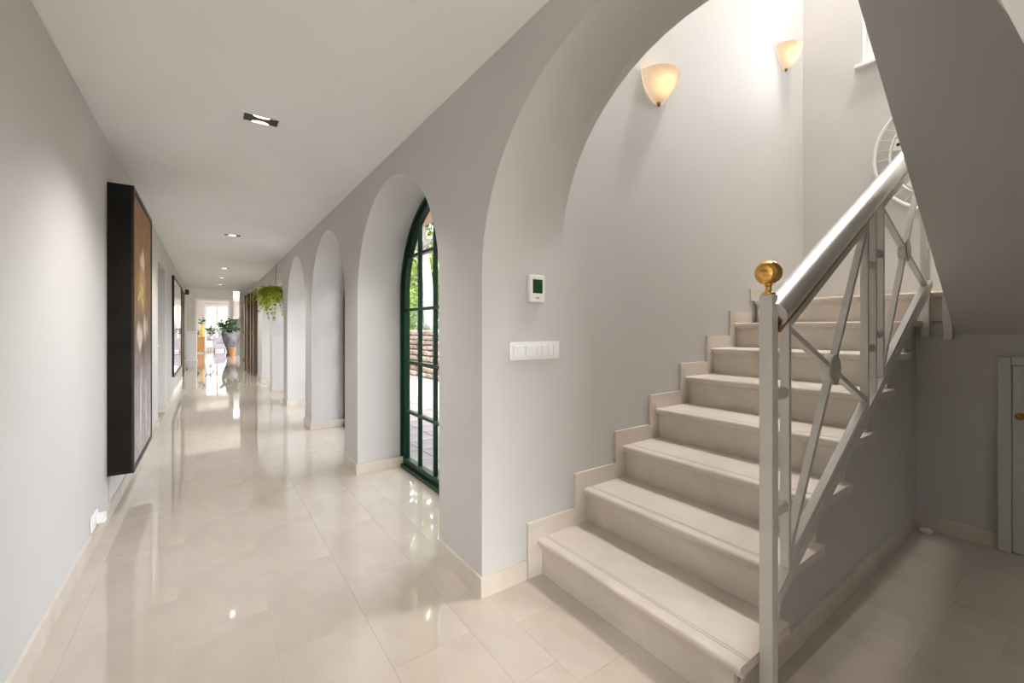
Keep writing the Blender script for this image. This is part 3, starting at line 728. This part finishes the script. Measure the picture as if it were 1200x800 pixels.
# ------------------------------------------------------------------ plants
def leaf_cloud(bm, cen, rad, n, size, rng, flat=1.0, shell=0.55):
    for _ in range(n):
        while True:
            v = Vector((rng.uniform(-1, 1), rng.uniform(-1, 1), rng.uniform(-1, 1)))
            if shell < v.length <= 1: break
        p = Vector(cen)+Vector((v.x*rad[0], v.y*rad[1], v.z*rad[2]))
        d = Vector((rng.uniform(-1, 1), rng.uniform(-1, 1), rng.uniform(-0.8, 0.5)*flat)).normalized()
        s = d.cross(Vector((rng.uniform(-1, 1), rng.uniform(-1, 1), rng.uniform(0.2, 1)))).normalized()
        L = size*rng.uniform(0.6, 1.3); W = L*0.28
        quad(bm, p, p+d*L*0.45+s*W, p+d*L, p+d*L*0.45-s*W)
def frond_mesh(name, L, droop, wdt, m, pairs=11):
    """arching frond along +X with leaflets"""
    b = nb(); prev = None; pts = []
    for i in range(pairs+1):
        f = i/pairs
        pts.append(Vector((L*(f-0.25*droop*f*f), 0, L*(0.30*f-droop*f*f))))
    for i in range(pairs):
        p, q = pts[i], pts[i+1]; d = (q-p)
        quad(b, p+Vector((0, -0.004, 0)), q+Vector((0, -0.003, 0)), q+Vector((0, 0.003, 0)), p+Vector((0, 0.004, 0)))
        W = wdt*math.sin(PI*(0.12+0.85*i/pairs))
        for s in (-1, 1):
            t = p+Vector((d.x*0.7, s*W, -0.25*W)); quad(b, p, p+d*0.2+Vector((0, s*W*0.5, 0.1*W)), t, p+d*0.85+Vector((0, s*W*0.5, -0.1*W)))
    return b
rng = random.Random(3)
# hanging fern in the arch
hf = thing('hanging_fern', 'bright green drooping fern hanging by the corridor arches', 'plant', (1.02, 9.05, 1.78))
b = nb(); lathe(b, [(0, -0.07), (0.06, -0.06), (0.085, 0.0), (0.095, 0.05), (0.082, 0.05), (0.07, 0.03), (0, 0.03)], 1.02, 9.05, 1.80, 20); obj('pot', b, 'terracotta', hf, smooth=True)
for a in (0, 2.1, 4.2):
    b = nb(); tube(b, [(1.02+0.085*math.cos(a), 9.05+0.085*math.sin(a), 1.84), (1.02, 9.05, 2.15)], 0.002, 5); obj('hanger_wire', b, 'brown_frame', hf)
b = nb(); tube(b, [(1.02, 9.05, 2.15), (1.02, 9.05, H)], 0.003, 5); obj('hanger_wire', b, 'brown_frame', hf)
srcs = []
for q, (L, dr, wd) in enumerate(((0.34, 0.50, 0.10), (0.40, 1.0, 0.10), (0.46, 1.5, 0.095))):
    o = obj('frond', frond_mesh('frond', L, dr, wd, 'fern'), 'fern', hf); o.location = (0, 0, 0.10); srcs.append(o)
for i in range(120):
    a = rng.uniform(0, 2*PI); q = rng.choice((0, 1, 1, 2)) if i > 45 else 0
    inst(srcs[q], hf, (0.07*math.cos(a), 0.07*math.sin(a), 0.10+rng.uniform(-0.03, 0.10)), (rng.uniform(-0.4, 0.4), rng.uniform(-0.95, 0.30), a), (rng.uniform(0.6, 1.0),)*3)

# ------------------------------------------------------------------ hall at the corridor end and the room beyond
HH = 3.35
b = nb(); box(b, -1.6, -1.4, 14.55, 25.0, 0, HH); struct('wall_hall_left', b, 'wall')
b = nb(); box(b, -1.4, XL-0.2, 14.55, 14.75, 0, HH); struct('wall_hall_front', b, 'wall')
b = nb(); box(b, XB, 1.7, 16.9, 17.0, 0, HH); box(b, 1.6, 1.8, 17.0, 18.3, 0, HH); box(b, 1.6, 1.8, 23.8, 25.0, 0, HH); box(b, 1.6, 1.8, 18.3, 23.8, 0, 0.2); box(b, 1.6, 1.8, 18.3, 23.8, 2.7, HH); struct('wall_hall_right', b, 'wall')
b = nb(); box(b, 1.66, 1.72, 18.3, 18.38, 0.2, 2.7); box(b, 1.66, 1.72, 23.72, 23.8, 0.2, 2.7); box(b, 1.66, 1.72, 18.38, 23.72, 0.2, 0.28); box(b, 1.66, 1.72, 18.38, 23.72, 2.62, 2.7)
for y in (20.1, 21.95): box(b, 1.66, 1.72, y, y+0.06, 0.28, 2.62)
wn9 = struct('window_8', b, 'white')  # unseen side window added to brighten the hall
for ya, yb_ in ((18.38, 20.1), (20.16, 21.95), (22.01, 23.72)):
    b = nb(); quad(b, (1.69, ya, 0.28), (1.69, yb_, 0.28), (1.69, yb_, 2.62), (1.69, ya, 2.62)); obj('pane', b, 'glass', wn9)
b = nb(); box(b, -1.6, 1.8, 15.8, 25.2, HH, HH+0.15); struct('ceiling_hall', b, 'ceiling')
b = nb(); box(b, -1.6, 1.8, 15.6, 15.8, H+0.25, HH+0.15); struct('wall_hall_lintel', b, 'wall')
EY = 25.0; EA, EB, EZ = -0.50, 0.82, 2.62; SA, SB, SZ0, SZ1 = 0.98, 1.22, 1.75, 3.1
b = nb(); box(b, -1.6, EA, EY, EY+0.18, 0, HH); box(b, EA, EB, EY, EY+0.18, EZ, HH); box(b, EB, SA, EY, EY+0.18, 0, HH); box(b, SB, 1.8, EY, EY+0.18, 0, HH); box(b, SA, SB, EY, EY+0.18, 0, SZ0); box(b, SA, SB, EY, EY+0.18, SZ1, HH); struct('wall_end', b, 'wall')
b = nb(); box(b, EA-0.05, EA+0.04, EY-0.03, EY+0.2, 0, EZ+0.06); box(b, EB-0.04, EB+0.05, EY-0.03, EY+0.2, 0, EZ+0.06); box(b, EA+0.04, EB-0.04, EY-0.03, EY+0.2, EZ-0.04, EZ+0.06); struct('trim_1', b, 'white')
# pilaster where the corridor meets the hall
b = nb(); box(b, 0.82, XR, 16.1, 16.35, 0, H+0.25); struct('wall_pilaster', b, 'wall')
b = nb(); box(b, 0.82-T, XR, 16.1-T, 16.1, 0, BH); struct('baseboard_pilaster', b, 'base')
# room beyond, with glass doors to a terrace
b = nb(); box(b, -2.2, -2.0, 25.18, 30.5, 0, 2.9); struct('wall_far_room_left', b, 'wall')
b = nb(); box(b, 2.2, 2.4, 25.18, 26.0, 0, 2.9); box(b, 2.2, 2.4, 29.8, 30.5, 0, 2.9); box(b, 2.2, 2.4, 26.0, 29.8, 0, 0.2); box(b, 2.2, 2.4, 26.0, 29.8, 2.6, 2.9); struct('wall_far_room_right', b, 'wall')  # side opening added to let more daylight into this room
b = nb(); box(b, -2.2, 0.92, 25.18, 30.5, 2.9, 3.05); box(b, 0.92, 2.4, 26.2, 30.5, 2.9, 3.05); struct('ceiling_far_room', b, 'ceiling')
FY = 30.3; FA, FB, FZ = -0.22, 0.98, 2.66
b = nb(); box(b, -2.0, FA, FY, FY+0.2, 0, 2.9); box(b, FB, 2.2, FY, FY+0.2, 0, 2.9); box(b, FA, FB, FY, FY+0.2, FZ, 2.9); struct('wall_far_room_end', b, 'wall')
b = nb()
box(b, FA, FA+0.06, FY+0.04, FY+0.14, 0, FZ); box(b, FB-0.06, FB, FY+0.04, FY+0.14, 0, FZ); box(b, FA+0.06, FB-0.06, FY+0.04, FY+0.14, FZ-0.06, FZ); box(b, FA+0.06, FB-0.06, FY+0.04, FY+0.14, 0, 0.03)
door5 = struct('door_5', b, 'white')
for x0, x1 in ((FA+0.06, 0.38), (0.38, FB-0.06)):
    b = nb(); box(b, x0, x0+0.06, FY+0.06, FY+0.12, 0.03, FZ-0.06); box(b, x1-0.06, x1, FY+0.06, FY+0.12, 0.03, FZ-0.06); box(b, x0+0.06, x1-0.06, FY+0.06, FY+0.12, 0.03, 0.22); box(b, x0+0.06, x1-0.06, FY+0.06, FY+0.12, FZ-0.14, FZ-0.06)
    lf = obj('door_leaf', b, 'white', door5)
    b = nb(); quad(b, (x0+0.06, FY+0.09, 0.22), (x1-0.06, FY+0.09, 0.22), (x1-0.06, FY+0.09, FZ-0.14), (x0+0.06, FY+0.09, FZ-0.14)); obj('pane', b, 'glass', lf)
# white pedestal cabinet standing in the hall
rd = thing('white_pedestal', 'white upright pedestal cabinet standing in the hall past the mirror', 'cabinet', (-0.55, 20.8, 0))
b = nb(); box(b, -0.74, -0.37, 20.62, 20.98, 0.0, 0.05); obj('plinth', b, 'white', rd)
b = nb(); box(b, -0.72, -0.39, 20.64, 20.96, 0.05, 1.12); obj('pedestal_body', b, 'white', rd, bev=0.01, seg=2)
b = nb(); box(b, -0.75, -0.36, 20.61, 20.99, 1.12, 1.17); obj('pedestal_top', b, 'white', rd, bev=0.01, seg=2)
b = nb(); box(b, -0.69, -0.42, 20.632, 20.64, 0.12, 1.05); obj('pedestal_door', b, 'white', rd)

def potted(name, label, cat, loc, prof, pm, leafm, n, rad, cz, size, seed, stem=0.0, fronds=False):
    t = thing(name, label, cat, loc); r_ = random.Random(seed)
    b = nb(); lathe(b, prof, loc[0], loc[1], loc[2], 24); obj('pot', b, pm, t, smooth=True)
    topz = max(p[1] for p in prof)
    b = nb()
    for i in range(7):
        a = i*0.9; tube(b, [(loc[0], loc[1], loc[2]+topz-0.1), (loc[0]+rad[0]*0.5*math.cos(a), loc[1]+rad[1]*0.5*math.sin(a), loc[2]+cz+rad[2]*0.2)], 0.008, 5)
    obj('stem', b, 'leaf_dark', t)
    b = nb(); leaf_cloud(b, (loc[0], loc[1], loc[2]+cz), rad, n, size, r_, shell=0.15); obj('foliage', b, leafm, t)
    return t
potted('potted_plant', 'leafy plant in a large grey stone urn at the hall end', 'plant', (0.80, 23.9, 0), [(0, 0), (0.15, 0), (0.17, 0.05), (0.12, 0.14), (0.16, 0.35), (0.29, 0.75), (0.34, 1.0), (0.32, 1.08), (0.28, 1.08), (0.27, 1.0), (0, 0.98)], 'stone_vase', 'leaf_dark', 110, (0.40, 0.38, 0.34), 1.40, 0.28, 5)
b = nb(); lathe(b, [(0, 0), (0.10, 0), (0.15, 0.34), (0.16, 0.40), (0.13, 0.40), (0, 0.36)], 0.86, 23.35, 0, 20); o = obj('terracotta_pot', b, 'terracotta', smooth=True)
tag(o, 'orange terracotta pot on the floor before the grey urn', 'pot')
cbn = thing('wooden_cabinet', 'low honey wood cabinet in the room beyond the hall', 'cabinet', (-0.38, 27.5, 0))
b = nb(); box(b, -0.57, -0.19, 27.3, 27.7, 0.06, 0.80); obj('cabinet_body', b, 'wood_orange', cbn)
b = nb(); box(b, -0.60, -0.16, 27.27, 27.72, 0.80, 0.84); obj('cabinet_top', b, 'wood_orange', cbn)
for x0, x1 in ((-0.56, -0.385), (-0.375, -0.20)):
    b = nb(); box(b, x0, x1, 27.285, 27.3, 0.10, 0.76); o = obj('cabinet_door', b, 'wood_orange', cbn)
    b = nb(); box(b, (x0+x1)/2-0.01, (x0+x1)/2+0.01, 27.265, 27.285, 0.42, 0.50); obj('handle', b, 'brass_old', o)
for x in (-0.56, -0.22):
    for y in (27.31, 27.65):
        b = nb(); box(b, x, x+0.03, y, y+0.03, 0, 0.06); obj('leg', b, 'wood_orange', cbn)
potted('potted_plant', 'small dark leafy plant standing on the honey wood cabinet', 'plant', (-0.51, 27.42, 0.84), [(0, 0), (0.06, 0), (0.08, 0.12), (0.065, 0.12), (0, 0.10)], 'terracotta', 'leaf_dark', 90, (0.11, 0.12, 0.12), 0.24, 0.10, 6)
vs = thing('yellow_vase', 'tall yellow glazed vase with flowers standing on wooden cabinet', 'vase', (-0.27, 27.5, 0.84))
b = nb(); lathe(b, [(0, 0), (0.06, 0), (0.09, 0.12), (0.10, 0.30), (0.06, 0.46), (0.055, 0.58), (0.07, 0.63), (0.055, 0.63), (0, 0.55)], -0.27, 27.5, 0.84, 20); obj('vase_body', b, 'yellow', vs, smooth=True)
b = nb(); leaf_cloud(b, (-0.27, 27.5, 1.68), (0.12, 0.12, 0.20), 40, 0.13, rng, shell=0.1); obj('foliage', b, 'leaf_dark', vs)
sd = thing('side_table', 'small round wooden side table beside the honey wood cabinet', 'table', (0.08, 28.2, 0))
b = nb(); lathe(b, [(0, 0.66), (0.17, 0.66), (0.18, 0.68), (0.17, 0.70), (0, 0.70)], 0.08, 28.2, 0, 24); obj('table_top', b, 'wood_orange', sd)
for a in (0.5, 2.6, 4.7):
    b = nb(); tube(b, [(0.08+0.14*math.cos(a), 28.2+0.14*math.sin(a), 0), (0.08+0.09*math.cos(a), 28.2+0.09*math.sin(a), 0.66)], 0.016, 8); obj('leg', b, 'wood_orange', sd)
potted('potted_plant', 'spreading plant in a white pot on the small round side table', 'plant', (0.08, 28.2, 0.70), [(0, 0), (0.07, 0), (0.10, 0.16), (0.08, 0.16), (0, 0.13)], 'white', 'leaf_dark', 34, (0.36, 0.28, 0.2), 0.50, 0.22, 8)
ac = thing('armchair', 'mauve upholstered low armchair before the far glass doors', 'chair', (0.50, 29.4, 0))
b = nb(); box(b, 0.22, 0.78, 29.1, 29.7, 0.14, 0.42); obj('seat', b, 'cushion', ac, bev=0.05, seg=3)
b = nb(); box(b, 0.22, 0.78, 29.62, 29.80, 0.30, 0.78); obj('backrest', b, 'cushion', ac, bev=0.06, seg=3)
for x in (0.17, 0.73):
    b = nb(); box(b, x, x+0.10, 29.1, 29.7, 0.30, 0.58); obj('armrest', b, 'cushion', ac, bev=0.04, seg=3)
for x in (0.24, 0.72):
    for y in (29.14, 29.64):
        b = nb(); box(b, x, x+0.04, y, y+0.04, 0, 0.16); obj('leg', b, 'wood_dark', ac)

# ------------------------------------------------------------------ garden beyond the windows
pz = -0.06
b = nb(); box(b, 2.42, 40, 17.2, 30.6, -0.5, pz-0.012); box(b, XB, 40, -8, 17.2, -0.5, pz-0.012); box(b, -12, 40, 30.6, 60, -0.5, -0.10)
gr = tag(obj('garden_ground', b, 'ground'), 'bare brown garden soil around the patio', 'ground', kind='stuff')
b = nb(); box(b, XB+0.005, 5.0, 2.0, 20.0, pz-0.012, pz-0.004); pat = struct('floor_patio', b, 'patio_joint')
pxs = [XB+0.01+0.355*i for i in range(10)]
for i in range(9):
    y = 3.6
    while y < 13.5:
        tile(pxs[i], pxs[i+1], y, y+0.355, pat, 'patio', 'patio_tile', pz, 0.008, 0.006); y += 0.355
b = nb(); box(b, -6, 6, 30.62, 38, -0.10, -0.02); struct('floor_terrace', b, 'patio')
# eaves and outside face of the upper storey
b = nb(); box(b, XB, 2.35, YW+0.2, 17.0, 2.62, 2.75); struct('trim_2', b, 'eave')
# dry-stone terrace wall
gw = thing('stone_wall', 'rough dry stone terrace wall beyond the sunny patio', 'wall', (4.9, 10.5, pz))
b = nb(); box(b, 4.80, 5.3, 1.9, 20.0, pz, 1.10); obj('wall_core', b, 'mortar', gw)
stones = []
r_ = random.Random(11)
for q in range(6):
    b = nb(); bmesh.ops.create_cube(b, size=1.0)
    for v in b.verts: v.co = Vector((v.co.x*r_.uniform(0.8, 1.1), v.co.y*r_.uniform(0.86, 1.0), v.co.z*r_.uniform(0.80, 1.0)))
    bmesh.ops.bevel(b, geom=list(b.edges), offset=0.13, segments=1, profile=0.5, affect='EDGES')
    stones.append(b)
smesh = []
for q, b in enumerate(stones):
    o = obj('stone', b, 'stone', gw); smesh.append(o)
first = set()
zrow = 0.0
cnt = 0
while zrow < 1.14:
    hgt = r_.uniform(0.10, 0.17); y = 7.6
    while y < 13.6:
        L = r_.uniform(0.16, 0.42); q = r_.randrange(6)
        if q in first: o = smesh[q].copy(); C.objects.link(o); o.parent = gw
        else: o = smesh[q]; first.add(q)
        o.location = (4.80-4.9+r_.uniform(-0.03, 0.02), y+L/2-10.5, zrow+hgt/2+0.002); o.scale = (0.22, L*0.97, hgt*0.97)
        o.rotation_euler = (r_.uniform(-0.05, 0.05), 0, r_.uniform(-0.06, 0.06)); cnt += 1
        y += L
    zrow += hgt
for q in range(6):
    if q not in first: bpy.data.objects.remove(smesh[q])
b = nb()
for (ya, yb_) in ((1.9, 7.6), (13.7, 20.0)):
    zr = 0.0
    while zr < 1.14:
        hgt = r_.uniform(0.10, 0.17); y = ya
        while y < yb_:
            L = r_.uniform(0.18, 0.45); ox_ = r_.uniform(-0.03, 0.02)
            box(b, 4.70+ox_, 4.86, y+0.006, min(y+L, yb_)-0.006, pz+zr+0.006, pz+zr+hgt-0.006); y += L
        zr += hgt
o = obj('stone_rows', b, 'stone', gw, bev=0.012, seg=1); o['kind'] = 'stuff'
# raised bed behind the wall
b = nb(); box(b, 5.33, 40, 0, 28, pz-0.012, 1.06); tag(obj('raised_bed', b, 'ground'), 'raised earth bed behind the dry stone wall', 'ground', kind='stuff')
def tree(name, label, x, y, z, hgt, tr, rads, seed, n, cz, lean=(0, 0), leaf='leaf', size=0.28):
    t = thing(name, label, 'tree', (x, y, z)); r = random.Random(seed)
    top = (x+lean[0], y+lean[1], z+hgt)
    mid = (x+lean[0]*0.45+0.05, y+lean[1]*0.45, z+hgt*0.5)
    b = nb(); tube(b, [(x, y, z), (x, y, z+0.1), mid, top], [tr*1.35, tr*1.1, tr*0.9, tr*0.6], 10)
    for i in range(6):
        a = r.uniform(0, 2*PI); s = r.uniform(0.55, 0.95)
        p = Vector((x+lean[0]*s, y+lean[1]*s, z+hgt*s)); tube(b, [p, p+Vector((math.cos(a)*rads[0]*0.35, math.sin(a)*rads[1]*0.35, 0.5)), p+Vector((math.cos(a)*rads[0]*0.7, math.sin(a)*rads[1]*0.7, 0.9))], [tr*0.45, tr*0.3, tr*0.12], 6)
    obj('trunk', b, 'bark', t, smooth=True)
    b = nb()
    for i in range(9):
        c = (top[0]+r.uniform(-0.6, 0.6)*rads[0], top[1]+r.uniform(-0.6, 0.6)*rads[1], z+cz+r.uniform(-0.6, 0.6)*rads[2])
        leaf_cloud(b, c, (rads[0]*0.55, rads[1]*0.55, rads[2]*0.5), n//9, size, r, shell=0.2)
    obj('crown', b, leaf, t)
tree('garden_tree', 'thick pale grey trunked tree rising right behind the stone wall', 5.75, 12.6, 1.05, 3.6, 0.17, (1.7, 1.7, 1.0), 21, 2200, 3.9, (-0.25, 0.1))
tree('garden_tree', 'slender tree with light green crown farther up the garden', 8.6, 18.0, 1.05, 3.4, 0.11, (2.0, 2.0, 1.5), 22, 2600, 2.9)
tree('garden_tree', 'broad leafy tree standing deep in the sunny garden', 10.5, 24.5, 1.05, 3.8, 0.16, (2.8, 2.8, 2.2), 23, 3200, 3.0)
tree('garden_tree', 'leafy tree near the long end of the stone wall', 7.2, 15.3, 1.05, 3.2, 0.09, (1.5, 1.5, 1.4), 24, 2000, 2.6)
tree('garden_tree', 'tall tree in the garden beside the corridor arches', 9.0, 9.0, 1.05, 4.2, 0.17, (2.5, 2.5, 1.9), 25, 2600, 4.0)
tree('garden_tree', 'wide shady tree standing beyond the far corridor windows', 9.5, 32.0, -0.1, 4.5, 0.2, (3.2, 3.2, 2.6), 26, 2600, 4.0)
tree('garden_tree', 'leaning tree whose crown shades the stone wall', 6.2, 8.3, 1.06, 3.3, 0.14, (1.5, 1.9, 0.8), 27, 2400, 3.6, (-1.7, 0.1))
def shrub(label, x, y, z, rad, n, seed, leaf='leaf2', size=0.16):
    t = thing('shrub', label, 'shrub', (x, y, z)); r = random.Random(seed)
    b = nb()
    for i in range(6):
        a = i*1.05; tube(b, [(x, y, z), (x+rad[0]*0.5*math.cos(a), y+rad[1]*0.5*math.sin(a), z+rad[2])], 0.012, 5)
    obj('stem', b, 'bark', t)
    b = nb(); leaf_cloud(b, (x, y, z+rad[2]), rad, n, size, r, shell=0.3); obj('foliage', b, leaf, t)
shrub('round green shrub behind the stone wall next to the grey trunk', 6.3, 10.7, 1.06, (0.55, 0.6, 0.40), 500, 31)
shrub('dense dark shrub growing behind the stone wall past the grey trunk', 6.4, 13.9, 1.06, (0.7, 0.8, 0.55), 700, 32)
shrub('broad bright shrub deep in the raised garden bed', 7.6, 17.6, 1.06, (1.2, 1.4, 0.9), 1300, 33, 'leaf', 0.22)
shrub('tall bright hedge shrub at the back of the garden', 9.4, 21.5, 1.06, (1.6, 1.8, 1.3), 1600, 34, 'leaf', 0.25)
shrub('low shrub on the bed facing the first arched window', 6.0, 9.2, 1.06, (0.6, 0.7, 0.42), 500, 35)
ag = thing('agave', 'grey green spiky agave on top of the stone wall bed', 'plant', (5.55, 12.0, 1.06))
b = nb()
quad(b, (0, -0.03, 0), (0.28, -0.035, 0.16), (0.62, 0, 0.30), (0.28, 0, 0.13)); quad(b, (0, 0.03, 0), (0.28, 0, 0.13), (0.62, 0, 0.30), (0.28, 0.035, 0.16))
o = obj('leaf', b, 'agave', ag); o.location = (0, 0, 0)
for i in range(26):
    inst(o, ag, (0, 0, 0.01*(i % 4)), (0, rng.uniform(-0.75, 0.15), i*2.4), (rng.uniform(0.75, 1.1),)*3)
